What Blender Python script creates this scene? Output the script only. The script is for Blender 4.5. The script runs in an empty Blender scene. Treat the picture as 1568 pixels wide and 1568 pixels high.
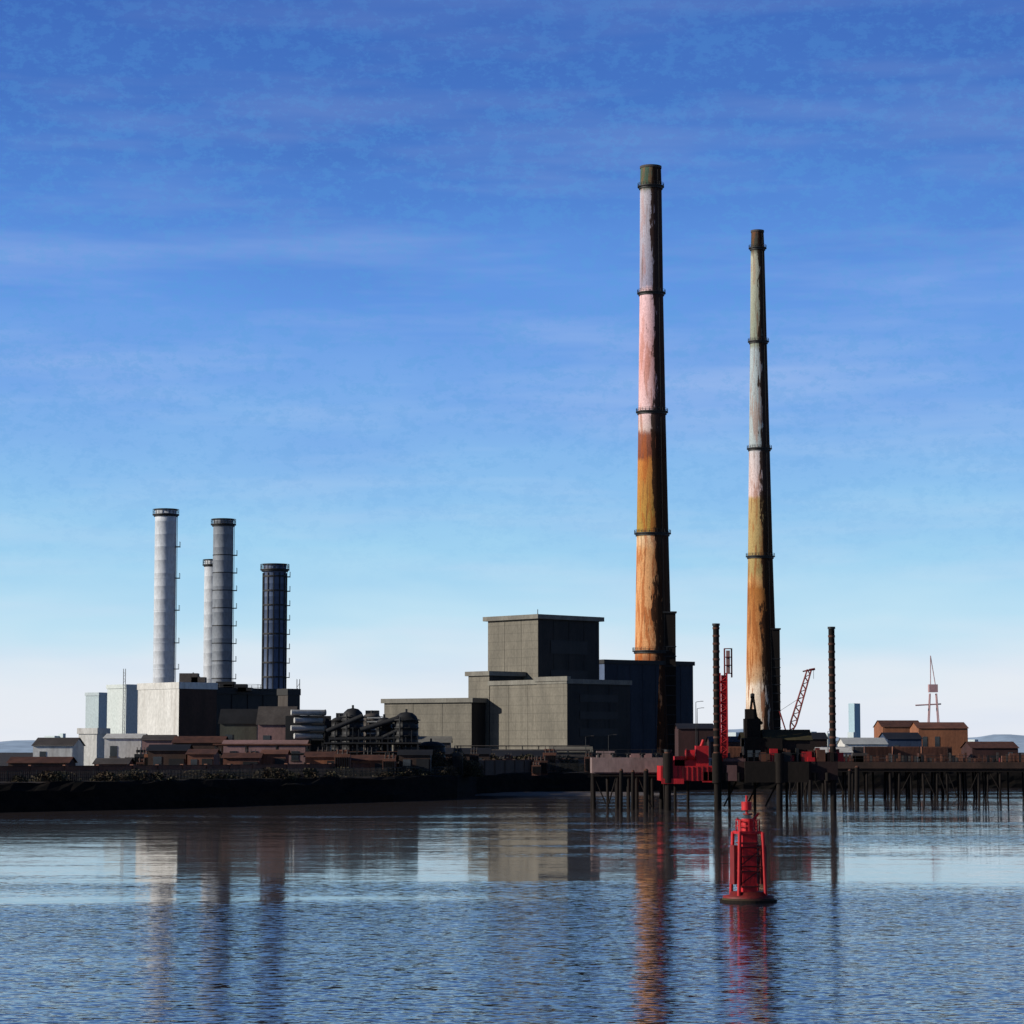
import bpy, bmesh, math, random
from mathutils import Vector, Matrix, noise
random.seed(7)
R=random.random
def U(a,b): return a+(b-a)*random.random()
sc=bpy.context.scene
# ---------------------------------------------------------------- camera
FP=3920.0; PIT=math.radians(5.334); EYE=8.0
cd=bpy.data.cameras.new("camera"); cam=bpy.data.objects.new("camera",cd); sc.collection.objects.link(cam)
cd.lens=90; cd.sensor_width=36; cd.clip_end=30000; cd.clip_start=0.5
cam.location=(0,0,EYE); cam.rotation_euler=(math.radians(90)+PIT,0,0); sc.camera=cam
CP,SP=math.cos(PIT),math.sin(PIT)
def P(u,v,d):           # image pixel u,v -> world metres at distance d, through the camera projection
    a=(u-784)/FP; b=(784-v)/FP
    t=d/(CP-b*SP)
    return Vector((a*t,d,EYE+t*(SP+b*CP)))
def Zv(v,d): return P(784,v,d).z
def Xu(u,d): return (u-784)/FP*d*CP
def lin(c):
    r=[]
    for x in c[:3]:
        x/=255.0
        r.append(x/12.92 if x<=0.04045 else ((x+0.055)/1.055)**2.4)
    return (r[0],r[1],r[2],1)
# ---------------------------------------------------------------- materials
def nt(name):
    m=bpy.data.materials.new(name); m.use_nodes=True
    n=m.node_tree; return m,n,n.nodes,n.links,n.nodes["Principled BSDF"]
def mixc(N,L,f,a,b,mode='MIX'):
    x=N.new("ShaderNodeMix"); x.data_type='RGBA'; x.blend_type=mode
    for i,s in ((0,f),(6,a),(7,b)):
        if isinstance(s,(int,float)): x.inputs[i].default_value=s
        elif isinstance(s,tuple): x.inputs[i].default_value=s
        else: L.new(s,x.inputs[i])
    return x.outputs[2]
def ramp(N,L,src,stops,interp='LINEAR'):
    r=N.new("ShaderNodeValToRGB"); r.color_ramp.interpolation=interp
    e=r.color_ramp.elements
    while len(e)<len(stops): e.new(0.5)
    for i,(p,c) in enumerate(stops):
        e[i].position=p; e[i].color=c
    L.new(src,r.inputs[0]); return r.outputs[0]
def math_(N,L,op,a,b=0.0,c=None):
    m=N.new("ShaderNodeMath"); m.operation=op
    for i,s in ((0,a),(1,b),(2,c)):
        if s is None: continue
        if isinstance(s,(int,float)): m.inputs[i].default_value=s
        else: L.new(s,m.inputs[i])
    return m.outputs[0]
def g(v): return (v,v,v,1)
def noise_(N,L,vec,scale,sc3=(1,1,1),detail=5,rough=.6,loc=(0,0,0)):
    mp=N.new("ShaderNodeMapping"); mp.inputs['Scale'].default_value=sc3; mp.inputs['Location'].default_value=loc
    L.new(vec,mp.inputs[0])
    t=N.new("ShaderNodeTexNoise"); t.inputs['Scale'].default_value=scale
    t.inputs['Detail'].default_value=detail; t.inputs['Roughness'].default_value=rough
    L.new(mp.outputs[0],t.inputs[0]); return t
MC={}
def M(name,c,c2=None,rough=.8,scale=.25,zs=.25,metal=0,contrast=.14,bump=.3,stain=None,spec=.3,courses=0):
    if name in MC: return MC[name]
    m,n,N,L,b=nt(name)
    if len(c)==3: c=tuple(c)+(1,)
    if c2 is None: c2=tuple(x*.6 for x in c[:3])+(1,)
    elif len(c2)==3: c2=tuple(c2)+(1,)
    tc=N.new("ShaderNodeTexCoord").outputs['Object']
    n1=noise_(N,L,tc,scale,(1,1,zs),4)
    f=ramp(N,L,n1.outputs[0],[(.5-contrast,g(0)),(.5+contrast,g(1))])
    col=mixc(N,L,f,c,c2)
    n2=noise_(N,L,tc,scale*9,(1,1,.5),2)
    f2=ramp(N,L,n2.outputs[0],[(.3,g(.78)),(.7,g(1.12))])
    col=mixc(N,L,.8,col,f2,'MULTIPLY')
    if stain:
        n3=noise_(N,L,tc,.9,(1,1,.07),3,loc=(9,3,1))
        f3=ramp(N,L,n3.outputs[0],[(.54,g(0)),(.72,g(1))])
        col=mixc(N,L,math_(N,L,'MULTIPLY',f3,.5),col,tuple(stain)+(1,))
    if courses:
        sp=N.new("ShaderNodeSeparateXYZ"); L.new(tc,sp.inputs[0])
        fr=math_(N,L,'FRACT',math_(N,L,'DIVIDE',sp.outputs[2],courses))
        ln_=math_(N,L,'LESS_THAN',fr,.10)
        col=mixc(N,L,math_(N,L,'MULTIPLY',ln_,.28),col,(.05,.047,.04,1))
    L.new(col,b.inputs['Base Color'])
    b.inputs['Roughness'].default_value=rough; b.inputs['Metallic'].default_value=metal
    b.inputs['Specular IOR Level'].default_value=spec
    if bump:
        bp=N.new("ShaderNodeBump"); bp.inputs['Strength'].default_value=bump; bp.inputs['Distance'].default_value=.05
        L.new(n2.outputs[0],bp.inputs['Height']); L.new(bp.outputs[0],b.inputs['Normal'])
    MC[name]=m; return m
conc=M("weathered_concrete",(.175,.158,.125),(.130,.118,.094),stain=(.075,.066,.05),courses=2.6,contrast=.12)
conc_shade=M("shaded_concrete",(.028,.026,.024),(.018,.018,.018),stain=(.010,.010,.010))  # concrete with shade painted in, for walls facing away from the sun
capm=M("roof_parapet",(.20,.19,.16),(.14,.13,.11))
white=M("white_cladding",(.60,.59,.56),(.50,.49,.46),stain=(.3,.27,.24))
pale=M("pale_cladding",(.40,.41,.40),(.33,.34,.34))
haze1=M("hazed_cladding",(.50,.56,.57),(.44,.52,.54),bump=0)  # distance haze mixed into the base colour
grey=M("grey_sheet",(.075,.064,.057),(.048,.040,.036),stain=(.04,.03,.025))
dgrey=M("dark_steel",(.018,.018,.019),(.011,.011,.011),rough=.6,bump=0)
black=M("tarred_timber",(.010,.008,.007),(.016,.012,.010),rough=.9,spec=.15)
steelb=M("blue_grey_steel",(.085,.12,.20),(.055,.08,.14),rough=.5)
stackw=M("pale_painted_steel",(.56,.58,.61),(.47,.50,.54),rough=.55,bump=0,stain=(.34,.35,.38))
pink=M("faded_pink_render",(.27,.155,.145),(.20,.12,.11))
brick=M("brown_brick",(.17,.07,.042),(.10,.042,.027))
orange=M("orange_brick",(.28,.11,.052),(.18,.07,.035))
rustm=M("rusty_steel",(.10,.040,.024),(.05,.02,.013),scale=.8)
red=M("red_paint",(.50,.012,.018),(.34,.009,.012),rough=.6,scale=.6,stain=(.14,.02,.015))
dred=M("dark_red_paint",(.18,.014,.013),(.08,.009,.008),rough=.6,scale=.6)
olive=M("olive_tarpaulin",(.05,.042,.014),(.03,.025,.010))
silver=M("silver_duct",(.42,.41,.38),(.28,.28,.27),rough=.5,metal=.0)
rockm=M("bank_rock",(.006,.006,.0055),(.013,.010,.008),scale=.6,zs=1,rough=1,spec=.05)
groundm=M("yard_ground",(.07,.055,.042),(.04,.034,.027),scale=.05,zs=1,spec=.1)
mudm=M("mudflat",(.17,.13,.10),(.10,.08,.06),scale=.2,zs=1)
bushm=M("scrub_leaves",(.028,.028,.012),(.052,.030,.015),scale=.5,zs=1,bump=0)
bluesh=M("blue_shed",(.03,.05,.095),(.02,.035,.07))
glass=M("window_glass",(.02,.025,.03),(.03,.035,.04),rough=.15,spec=.5,bump=0)
hillm=M("hazy_hill",(.40,.52,.66),(.37,.48,.62),scale=.002,zs=1,bump=0,spec=0)  # air haze painted in as a pale blue base colour
deckc=M("jetty_concrete",(.27,.19,.175),(.18,.125,.115),stain=(.08,.06,.05))
weed=M("weedy_fender",(.055,.05,.012),(.03,.01,.008))
drender=M("dark_render",(.062,.033,.023),(.035,.021,.015))
dpink=M("dull_pink_tarp",(.12,.06,.055),(.07,.035,.032))
# ---------------------------------------------------------------- mesh builder
class MB:
    def __init__(s): s.v=[];s.f=[];s.m=[];s.mats=[];s.sm=[]
    def mi(s,mat):
        if mat not in s.mats: s.mats.append(mat)
        return s.mats.index(mat)
    def add(s,vs,fs,mat,smooth=False):
        o=len(s.v); s.v+= [Vector(x) for x in vs]; k=s.mi(mat)
        for f in fs: s.f.append([o+i for i in f]); s.m.append(k); s.sm.append(smooth)
    def box(s,x,y,z0,z1,sx,sy,mat,yaw=0.0):
        c,q=math.cos(yaw),math.sin(yaw); pts=[]
        for (a,b) in((-1,-1),(1,-1),(1,1),(-1,1)):
            lx,ly=a*sx/2,b*sy/2; pts.append((x+lx*c-ly*q,y+lx*q+ly*c))
        s.prism(pts,z0,z1,mat)
    def prism(s,pts,z0,z1,mat):
        n=len(pts)
        vs=[(p[0],p[1],z0) for p in pts]+[(p[0],p[1],z1) for p in pts]
        fs=[list(range(n))[::-1],list(range(n,2*n))]+[[i,(i+1)%n,n+(i+1)%n,n+i] for i in range(n)]
        s.add(vs,fs,mat)
    def gable(s,x,y,z0,ze,zr,sx,sy,mat,roof,yaw=0.0):   # ridge along local x
        c,q=math.cos(yaw),math.sin(yaw)
        def T(a,b,z): return (x+a*c-b*q,y+a*q+b*c,z)
        hx,hy=sx/2,sy/2
        v=[T(-hx,-hy,z0),T(hx,-hy,z0),T(hx,hy,z0),T(-hx,hy,z0),T(-hx,-hy,ze),T(hx,-hy,ze),T(hx,hy,ze),T(-hx,hy,ze),T(-hx,0,zr),T(hx,0,zr)]
        s.add(v,[[0,1,5,4],[2,3,7,6],[1,2,6,9,5],[3,0,4,8,7]],mat)
        e=.35
        r=[T(-hx-e,-hy-e,ze-.1),T(hx+e,-hy-e,ze-.1),T(hx+e,0,zr+.12),T(-hx-e,0,zr+.12),T(hx+e,hy+e,ze-.1),T(-hx-e,hy+e,ze-.1)]
        s.add(r,[[0,1,2,3],[3,2,4,5]],roof)
    def tube(s,p0,p1,r0,mat,r1=None,n=12,cap=True,smooth=True):
        if r1 is None: r1=r0
        p0=Vector(p0);p1=Vector(p1); d=(p1-p0).normalized()
        a=d.orthogonal().normalized(); b=d.cross(a)
        vs=[]
        for p,r in((p0,r0),(p1,r1)):
            for i in range(n):
                t=2*math.pi*i/n; vs.append(p+a*(r*math.cos(t))+b*(r*math.sin(t)))
        s.add(vs,[[i,(i+1)%n,n+(i+1)%n,n+i] for i in range(n)],mat,smooth)
        if cap: s.add(vs,[list(range(n))[::-1],list(range(n,2*n))],mat)
    def lathe(s,c,prof,mat,n=48,smooth=True,lean=None):
        vs=[]
        for (r,z) in prof:
            for i in range(n):
                t=2*math.pi*i/n; vs.append((c[0]+r*math.cos(t),c[1]+r*math.sin(t),z))
        fs=[]
        for k in range(len(prof)-1):
            for i in range(n):
                fs.append([k*n+i,k*n+(i+1)%n,(k+1)*n+(i+1)%n,(k+1)*n+i])
        s.add(vs,fs,mat,smooth)
    def ring(s,c,r_in,r_out,z,t,mat,n=32):
        s.lathe(c,[(r_in,z),(r_out,z),(r_out,z+t),(r_in,z+t)],mat,n,False)
    def rail(s,c,r,z,h,mat,n=16,w=.05):
        for i in range(n):
            t=2*math.pi*i/n; x,y=c[0]+r*math.cos(t),c[1]+r*math.sin(t)
            s.box(x,y,z,z+h,w*1.4,w*1.4,mat,t)
        for hh in(.5,1.0):
            s.ring(c,r-w/2,r+w/2,z+h*hh-w,w,mat,n)
    def build(s,name,parent=None,base=None):
        me=bpy.data.meshes.new(name)
        off=parent.location if parent else (Vector(base) if base else Vector((0,0,0)))
        me.from_pydata([tuple(v-off) for v in s.v],[],s.f)
        for m in s.mats: me.materials.append(m)
        for p,k,q in zip(me.polygons,s.m,s.sm): p.material_index=k; p.use_smooth=q
        me.validate(); me.update()
        ob=bpy.data.objects.new(name,me); sc.collection.objects.link(ob)
        if parent: ob.parent=parent
        else: ob.location=off
        return ob
def empty(name,loc):
    e=bpy.data.objects.new(name,None); e.location=loc; sc.collection.objects.link(e); return e
G=3.8
# ---------------------------------------------------------------- land
sh=[(-3000,-200),(-900,120),(-400,235),(-200,285),(-90,312),(-57,348),(-37.5,382),(-19,412),(-9.3,436),(-6.5,472),(4,492),(17,506),(43,540),(112,562),(300,590),(900,700),(3500,900)]
pts=[]
for (a,b) in zip(sh[:-1],sh[1:]):
    L_=math.hypot(b[0]-a[0],b[1]-a[1]); st=2.0 if a[0]>-210 and b[0]<310 else 60
    k=max(1,int(L_/st))
    for i in range(k): pts.append((a[0]+(b[0]-a[0])*i/k,a[1]+(b[1]-a[1])*i/k))
pts.append(sh[-1])
rows=[(-2,-1.2),(0,-.1),(1.2,.9),(2.6,1.7),(4,2.7),(5.5,3.5),(7.5,3.85),(11,3.82),(30,G),(120,G),(600,G),(2500,G),(9000,G)]
mb=MB(); vs=[];
for (x,y) in pts:
    for j,(o,z) in enumerate(rows):
        k=1 if 1<=j<=6 else 0
        dy=k*1.6*noise.noise(Vector((x*.16,j*.9,3))); dz=k*.55*noise.noise(Vector((x*.4,j*1.7,9)))
        if j==6 or j==7: dz*=.5
        vs.append((x,y+o+dy,z+dz))
nr=len(rows); f1=[];f2=[]
for i in range(len(pts)-1):
    for j in range(nr-1):
        q=[i*nr+j,(i+1)*nr+j,(i+1)*nr+j+1,i*nr+j+1]
        (f1 if j<6 else f2).append(q)
mb.add(vs,f1,rockm); mb.add(vs,f2,groundm); mb.build("ground")
mb=MB(); vs=[(12,488,.0)]; n=40
for k in range(1,4):
    for i in range(n):
        t=2*math.pi*i/n; rr=k/3*(1+.18*noise.noise(Vector((math.cos(t)*2,math.sin(t)*2,1))))
        vs.append((10+rr*26*math.cos(t),480+rr*19*math.sin(t),[0,.35,.2,-.1][k]))
vs[0]=(10,480,.4)
fs=[[0,1+i,1+(i+1)%n] for i in range(n)]
for k in range(2):
    for i in range(n): fs.append([1+k*n+i,1+(k+1)*n+i,1+(k+1)*n+(i+1)%n,1+k*n+(i+1)%n])
mb.add(vs,fs,mudm,True); mb.build("mudflat")
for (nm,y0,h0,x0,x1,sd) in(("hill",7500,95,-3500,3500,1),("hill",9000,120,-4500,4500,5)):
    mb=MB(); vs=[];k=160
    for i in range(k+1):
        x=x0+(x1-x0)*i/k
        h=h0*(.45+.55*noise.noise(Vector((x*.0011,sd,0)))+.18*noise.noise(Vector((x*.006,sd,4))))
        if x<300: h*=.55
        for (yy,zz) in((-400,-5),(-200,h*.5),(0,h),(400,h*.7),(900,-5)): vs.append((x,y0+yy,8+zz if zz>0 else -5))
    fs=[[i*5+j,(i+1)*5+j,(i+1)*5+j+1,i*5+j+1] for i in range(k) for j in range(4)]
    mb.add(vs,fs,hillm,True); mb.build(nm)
# ---------------------------------------------------------------- water
def water():
    m,n,N,L,b=nt("river_water")
    geo=N.new("ShaderNodeNewGeometry"); pos=geo.outputs['Position']
    sep=N.new("ShaderNodeSeparateXYZ"); L.new(pos,sep.inputs[0])
    pn=noise_(N,L,pos,1.0,(.009,.040,0),5,.62,(3.1,7.7,0)).outputs[0]
    def mr(src,a,b_,c_,d_):
        q=N.new("ShaderNodeMapRange"); q.inputs[1].default_value=a; q.inputs[2].default_value=b_; q.inputs[3].default_value=c_; q.inputs[4].default_value=d_
        L.new(src,q.inputs[0]); return q.outputs[0]
    s_=math_(N,L,'ADD',math_(N,L,'ADD',pn,mr(sep.outputs[1],128,172,.27,0)),mr(sep.outputs[0],-14,10,-.05,.035))
    wind=ramp(N,L,s_,[(.50,g(0)),(.57,g(.35)),(.74,g(1))])
    a1=noise_(N,L,pos,1.0,(.16,.50,0),2,.5).outputs['Color']
    a2=noise_(N,L,pos,1.0,(1.6,5.0,0),2,.6,(5,5,0)).outputs['Color']
    def vm(op,a,bb):
        x=N.new("ShaderNodeVectorMath"); x.operation=op
        for i,s in((0,a),(1,bb)):
            if s is None: continue
            if isinstance(s,tuple): x.inputs[i].default_value=s
            else: L.new(s,x.inputs[i])
        return x
    d1=vm('SUBTRACT',a1,(.5,.5,.5)).outputs[0]; d2=vm('SUBTRACT',a2,(.5,.5,.5)).outputs[0]
    k1=vm('MULTIPLY',d1,(.014,.022,0)).outputs[0]
    amp=math_(N,L,'MULTIPLY_ADD',wind,.50,.035)
    cx=N.new("ShaderNodeCombineXYZ"); L.new(math_(N,L,'MULTIPLY',amp,.30),cx.inputs[0]); L.new(amp,cx.inputs[1])
    k2=vm('MULTIPLY',d2,cx.outputs[0]).outputs[0]
    sm=vm('ADD',k1,k2).outputs[0]
    nn=vm('NORMALIZE',vm('ADD',sm,(0,0,1)).outputs[0],None).outputs[0]
    L.new(nn,b.inputs['Normal'])
    b.inputs['IOR'].default_value=1.33; b.inputs['Roughness'].default_value=.06
    L.new(mixc(N,L,wind,(.090,.074,.070,1),(.022,.022,.034,1)),b.inputs['Base Color'])
    return m
mb=MB(); mb.add([(-12000,-1500,0),(12000,-1500,0),(12000,14000,0),(-12000,14000,0)],[[0,1,2,3]],water()); mb.build("water")
# ---------------------------------------------------------------- tall chimneys
def chim_mat(name,stops,H,rust):
    m,n,N,L,b=nt(name)
    tc=N.new("ShaderNodeTexCoord").outputs['Object']
    sep=N.new("ShaderNodeSeparateXYZ"); L.new(tc,sep.inputs[0])
    n1=noise_(N,L,tc,.35,(1,1,.25),5,.65).outputs[0]
    zz=math_(N,L,'DIVIDE',sep.outputs[2],H)
    zz=math_(N,L,'ADD',zz,math_(N,L,'MULTIPLY_ADD',n1,.024,-.012))
    col=ramp(N,L,zz,stops)
    n2=noise_(N,L,tc,.5,(1,1,.12),6,.68,(4,1,7)).outputs[0]
    f=ramp(N,L,n2,[(.51,g(0)),(.56,g(1))])
    low=N.new("ShaderNodeMapRange"); low.inputs[1].default_value=H*.85; low.inputs[2].default_value=H*.10
    low.inputs[3].default_value=.30; low.inputs[4].default_value=.85; L.new(sep.outputs[2],low.inputs[0])
    col=mixc(N,L,math_(N,L,'MULTIPLY',f,low.outputs[0]),col,rust)
    n5=noise_(N,L,tc,1.1,(1,1,.05),4,.6,(2,8,1)).outputs[0]
    f5=ramp(N,L,n5,[(.58,g(0)),(.66,g(.6))])
    col=mixc(N,L,f5,col,(.12,.05,.022,1))
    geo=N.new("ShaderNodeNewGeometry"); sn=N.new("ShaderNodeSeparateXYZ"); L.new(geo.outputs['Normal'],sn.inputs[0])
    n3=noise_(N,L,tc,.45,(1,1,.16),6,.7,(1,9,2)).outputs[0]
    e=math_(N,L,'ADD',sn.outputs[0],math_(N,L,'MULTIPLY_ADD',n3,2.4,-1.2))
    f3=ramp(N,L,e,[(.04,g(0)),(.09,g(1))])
    col=mixc(N,L,math_(N,L,'MULTIPLY',f3,.95),col,(.030,.013,.007,1))  # paints shade, with a ragged rust edge, on the side away from sun
    n4=noise_(N,L,tc,4,(1,1,.4),3).outputs[0]
    col=mixc(N,L,.8,col,ramp(N,L,n4,[(.3,g(.6)),(.7,g(1.2))]),'MULTIPLY')
    L.new(col,b.inputs['Base Color']); b.inputs['Roughness'].default_value=.9; b.inputs['Specular IOR Level'].default_value=.15
    return m
def tall_chimney(uc,d,half,rings,vtop,stops,shaft,rust):
    x0=Xu(uc,d); H=Zv(vtop,d)-G; px=d/FP
    e=empty("tall_chimney",(x0,d,G)); c=(x0,d)
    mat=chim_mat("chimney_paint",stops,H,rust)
    mb=MB()
    prof=[(half[0][1]*px,G-.5)]+[(h*px,Zv(v,d)) for v,h in half[1:]]
    pr=[]
    for a,b in zip(prof[:-1],prof[1:]):
        for i in range(6): pr.append((a[0]+(b[0]-a[0])*i/6,a[1]+(b[1]-a[1])*i/6))
    pr.append(prof[-1]); rt=prof[-1][0]; zt=prof[-1][1]
    pr+= [(rt-.5,zt),(rt-.5,zt-6),(0.01,zt-6)]
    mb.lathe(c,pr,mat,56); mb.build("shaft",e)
    mb=MB()
    def rad(z):
        for a,b in zip(prof[:-1],prof[1:]):
            if a[1]<=z<=b[1]: return a[0]+(b[0]-a[0])*(z-a[1])/(b[1]-a[1])
        return rt
    for v in rings:
        z=Zv(v,d); r=rad(z)
        mb.ring(c,r-.05,r+.9,z,.35,dgrey,40); mb.ring(c,r-.05,r+.4,z-.7,.7,dgrey,40)
        mb.rail(c,r+.8,z+.35,1.1,dgrey,28,.07)
    mb.ring(c,rt-.02,rt+.22,zt-.8,.8,grey,40)
    for s_ in(-.25,.25):
        for a,b in zip(prof[:-1],prof[1:]):
            mb.tube((x0+s_+a[0]*.55,d-a[0]*.87,a[1]),(x0+s_+b[0]*.55,d-b[0]*.87,b[1]),.07,dgrey,n=5)
    mb.build("platforms",e)
    mb=MB(); ul,ur,vt=shaft; xs=Xu((ul+ur)/2,d-3); w=(ur-ul)*px
    mb.box(xs,d-3,G-.5,Zv(vt,d),w,w*1.1,black); mb.box(xs,d-3,Zv(vt,d),Zv(vt,d)+.6,w+.8,w*1.1+.8,dgrey)
    for k in range(12):
        z=G+3+k*3.4
        mb.box(xs,d-3,z,z+.3,w+.4,w*1.1+.4,dgrey)
    mb.build("lift_shaft",e)
    mb=MB(); r=prof[0][0]; mb.lathe(c,[(r+1.2,G-.5),(r+1.2,G+2.2),(r-.2,G+2.8)],grey,48,False); mb.build("plinth",e)
    return e
C=lambda r,g_,b_:(r,g_,b_,1)
st1=[(0,C(.46,.17,.07)),(.155,C(.52,.21,.09)),(.17,C(.24,.09,.04)),(.185,C(.62,.30,.13)),(.35,C(.62,.32,.14)),(.372,C(.66,.46,.28)),(.38,C(.36,.23,.05)),(.50,C(.46,.18,.045)),(.508,C(.20,.065,.035)),(.545,C(.24,.09,.06)),(.552,C(.60,.46,.42)),(.585,C(.72,.50,.50)),(.66,C(.66,.36,.34)),(.785,C(.74,.50,.52)),(.792,C(.30,.28,.36)),(.955,C(.44,.41,.45)),(.962,C(.05,.09,.06)),(1,C(.07,.11,.08))]
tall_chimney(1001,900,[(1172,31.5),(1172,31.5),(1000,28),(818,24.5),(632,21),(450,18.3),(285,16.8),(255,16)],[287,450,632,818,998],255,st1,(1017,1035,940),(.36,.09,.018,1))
st2=[(0,C(.62,.47,.34)),(.14,C(.70,.58,.46)),(.15,C(.52,.34,.20)),(.19,C(.50,.23,.09)),(.32,C(.36,.14,.035)),(.335,C(.54,.30,.12)),(.352,C(.36,.27,.11)),(.49,C(.44,.30,.13)),(.497,C(.62,.46,.43)),(.575,C(.56,.50,.50)),(.585,C(.36,.41,.42)),(.77,C(.36,.42,.44)),(.778,C(.24,.27,.21)),(.95,C(.38,.38,.30)),(.962,C(.05,.055,.04)),(1,C(.06,.05,.04))]
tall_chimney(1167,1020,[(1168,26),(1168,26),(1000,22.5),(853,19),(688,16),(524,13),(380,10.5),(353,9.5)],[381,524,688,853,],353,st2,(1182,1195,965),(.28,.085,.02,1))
# ---------------------------------------------------------------- steel stacks
def steel_stack(ul,ur,vtop,d,mat,bands,rimextra=4,parentname="exhaust_stack",bm=None,bt=.14,bo=.08):
    x=Xu((ul+ur)/2,d); r=(ur-ul)/2*d/FP; zt=Zv(vtop,d)
    e=empty(parentname,(x,d,G)); c=(x,d); mb=MB()
    pr=[(r*1.0,G-.3)]; z=G
    while z<zt-3: pr+=[(r,z+2.95),(r+.015,z+2.97),(r+.015,z+3.03)]; z+=3
    pr+=[(r,zt),(r-.25,zt),(r-.25,zt-4),(.01,zt-4)]
    mb.lathe(c,pr,mat,40); mb.build("flue",e)
    mb=MB(); rr=r+rimextra*d/FP
    mb.ring(c,r,rr,zt-1.4,.25,dgrey,32); mb.ring(c,r,rr-.3,zt-1.7,.3,dgrey,32); mb.rail(c,rr-.08,zt-1.15,1.15,dgrey,22,.06)
    mb.ring(c,r-.05,r+.2,zt-.25,.25,dgrey,32)
    for v in bands:
        z=Zv(v,d); mb.ring(c,r,r+bo,z,bt,bm or mat,32)
        mb.box(x+r+.45,d-.3,z,z+.15,.95,1.8,dgrey); 
        for q in(-.8,0,.8): mb.box(x+r+.9,d-.3+q,z+.15,z+1.2,.05,.05,dgrey)
        mb.box(x+r+.9,d-.3,z+1.15,z+1.22,.06,1.8,dgrey)
    mb.box(x+r+.25,d-.6,G,zt-1.5,.06,.06,dgrey); mb.box(x+r+.25,d-.1,G,zt-1.5,.06,.06,dgrey)
    z=G
    while z<zt-2: mb.box(x+r+.25,d-.35,z,z+.05,.05,.5,dgrey); z+=.5
    mb.build("platforms_and_ladder",e)
    return e,c,r,zt
steel_stack(233,266,780,590,stackw,[838,886,935,985,1025])
steel_stack(323,354,795,590,M("grey_green_steel",(.25,.27,.30),(.17,.19,.22),rough=.55,bump=0),list(range(851,1050,27)),bm=dgrey,bt=.2)
steel_stack(310,337,857,600,stackw,[],3)
e,c,r,zt=steel_stack(401,436,864,580,steelb,list(range(884,1050,22)),5,bm=dgrey,bt=.35,bo=.2)
mb=MB()
for i in range(12):
    t=2*math.pi*i/12; mb.box(c[0]+(r+.12)*math.cos(t),c[1]+(r+.12)*math.sin(t),G,zt-2,.2,.2,dgrey,t)
mb.build("stiffeners",e)
# ---------------------------------------------------------------- corner-on box buildings
def cbox(name,ul,un,ur,vt,d,yaw,ml,mr,cap=None,capw=.6,ribs=0,z0=None,parent=None,part="block",doors=False,ribm=None,louv=False):
    yaw=math.radians(yaw); z0=G-.3 if z0 is None else z0
    C0=Vector((Xu(un,d),d)); dl=Vector((-math.cos(yaw),math.sin(yaw))); dr=Vector((math.sin(yaw),math.cos(yaw)))
    def ln(u,dv):
        a=(u-784)/FP*CP
        return (C0.x-a*C0.y)/(a*dv.y-dv.x)
    Ll=ln(ul,dl); Lr=ln(ur,dr); zt=Zv(vt,d)
    A=C0; B=C0+dr*Lr; Cc=B+dl*Ll; D=C0+dl*Ll
    e=parent or empty(name,(C0.x,C0.y,G)); mb=MB()
    v=[(p.x,p.y,z) for z in(z0,zt) for p in(A,B,Cc,D)]
    mb.add(v,[[0,1,5,4],[1,2,6,5]],mr); mb.add(v,[[2,3,7,6],[3,0,4,7]],ml); mb.add(v,[[4,5,6,7]],cap or mr)
    nl=-dr; nrr=-dl
    if ribs:
        k=int(Ll/ribs)
        for i in range(1,k+1):
            p=C0+dl*(Ll*i/(k+1))+nl*.04; mb.box(p.x,p.y,z0,zt-.1,.14,.1,ribm or ml,math.atan2(dl.y,dl.x))
        k=int(Lr/ribs)
        for i in range(1,k+1):
            p=C0+dr*(Lr*i/(k+1))+nrr*.06; mb.box(p.x,p.y,z0,zt-.1,.22,.16,mr,math.atan2(dr.y,dr.x))
    if louv:
        for q in range(3):
            zz=z0+(zt-z0)*(.35+.2*q)
            p=C0+dr*(Lr*.5)+nrr*.1; mb.box(p.x,p.y,zz,zz+(zt-z0)*.09,Lr*.6,.15,dgrey,math.atan2(dr.y,dr.x))
    if doors:
        p=C0+dl*(Ll*.3)+nl*.05; mb.box(p.x,p.y,G,G+4.5,3.6,.12,dgrey,math.atan2(dl.y,dl.x))
    if cap:
        o=capw
        q=[A-dl*o-dr*o,B-dl*o+dr*o,Cc+dl*o+dr*o,D+dl*o-dr*o]
        mb.prism([(p.x,p.y) for p in q],zt-.9,zt+.5,cap)
    mb.build(part,e)
    return e,A,B,Cc,D,zt,dl,dr
e,*_=cbox("power_station_building",747,824,918,943,812,47,conc,conc_shade,capm,1.2,9,part="boiler_tower",louv=True)
A,B,Cc,D,zt,dl,dr=_
mb=MB()
for t,s_ in((.2,.35),(.5,.3),(.75,.5)):
    p=A+(B-A)*t+(D-A)*.5; mb.box(p.x,p.y,zt,zt+2.2*s_,3,3,grey,.8)
p=A+(D-A)*.25+(B-A)*.2; mb.tube((p.x,p.y,zt),(p.x,p.y,zt+2.5),.12,dgrey,n=6)
mb.build("roof_plant",e)
cbox("x",717,749,800,1030,806,47,conc,conc_shade,capm,.8,0,parent=e,part="stair_tower")
cbox("x",750,868,965,1042,780,47,conc,conc_shade,capm,.5,10,parent=e,part="turbine_hall",louv=True)
cbox("x",822,868.6,870,1038,779.5,47,conc,conc_shade,capm,.6,0,parent=e,part="entrance_bay")
cbox("x",588,722,760,1071,800,30,conc,conc_shade,capm,.8,12,parent=e,part="west_wing")
e2,*_=cbox("boiler_house",900,926,1062,1012,880,55,steelb,M("blue_dark_cladding",(.028,.035,.05),(.018,.024,.035)),dgrey,.5,6)
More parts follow.
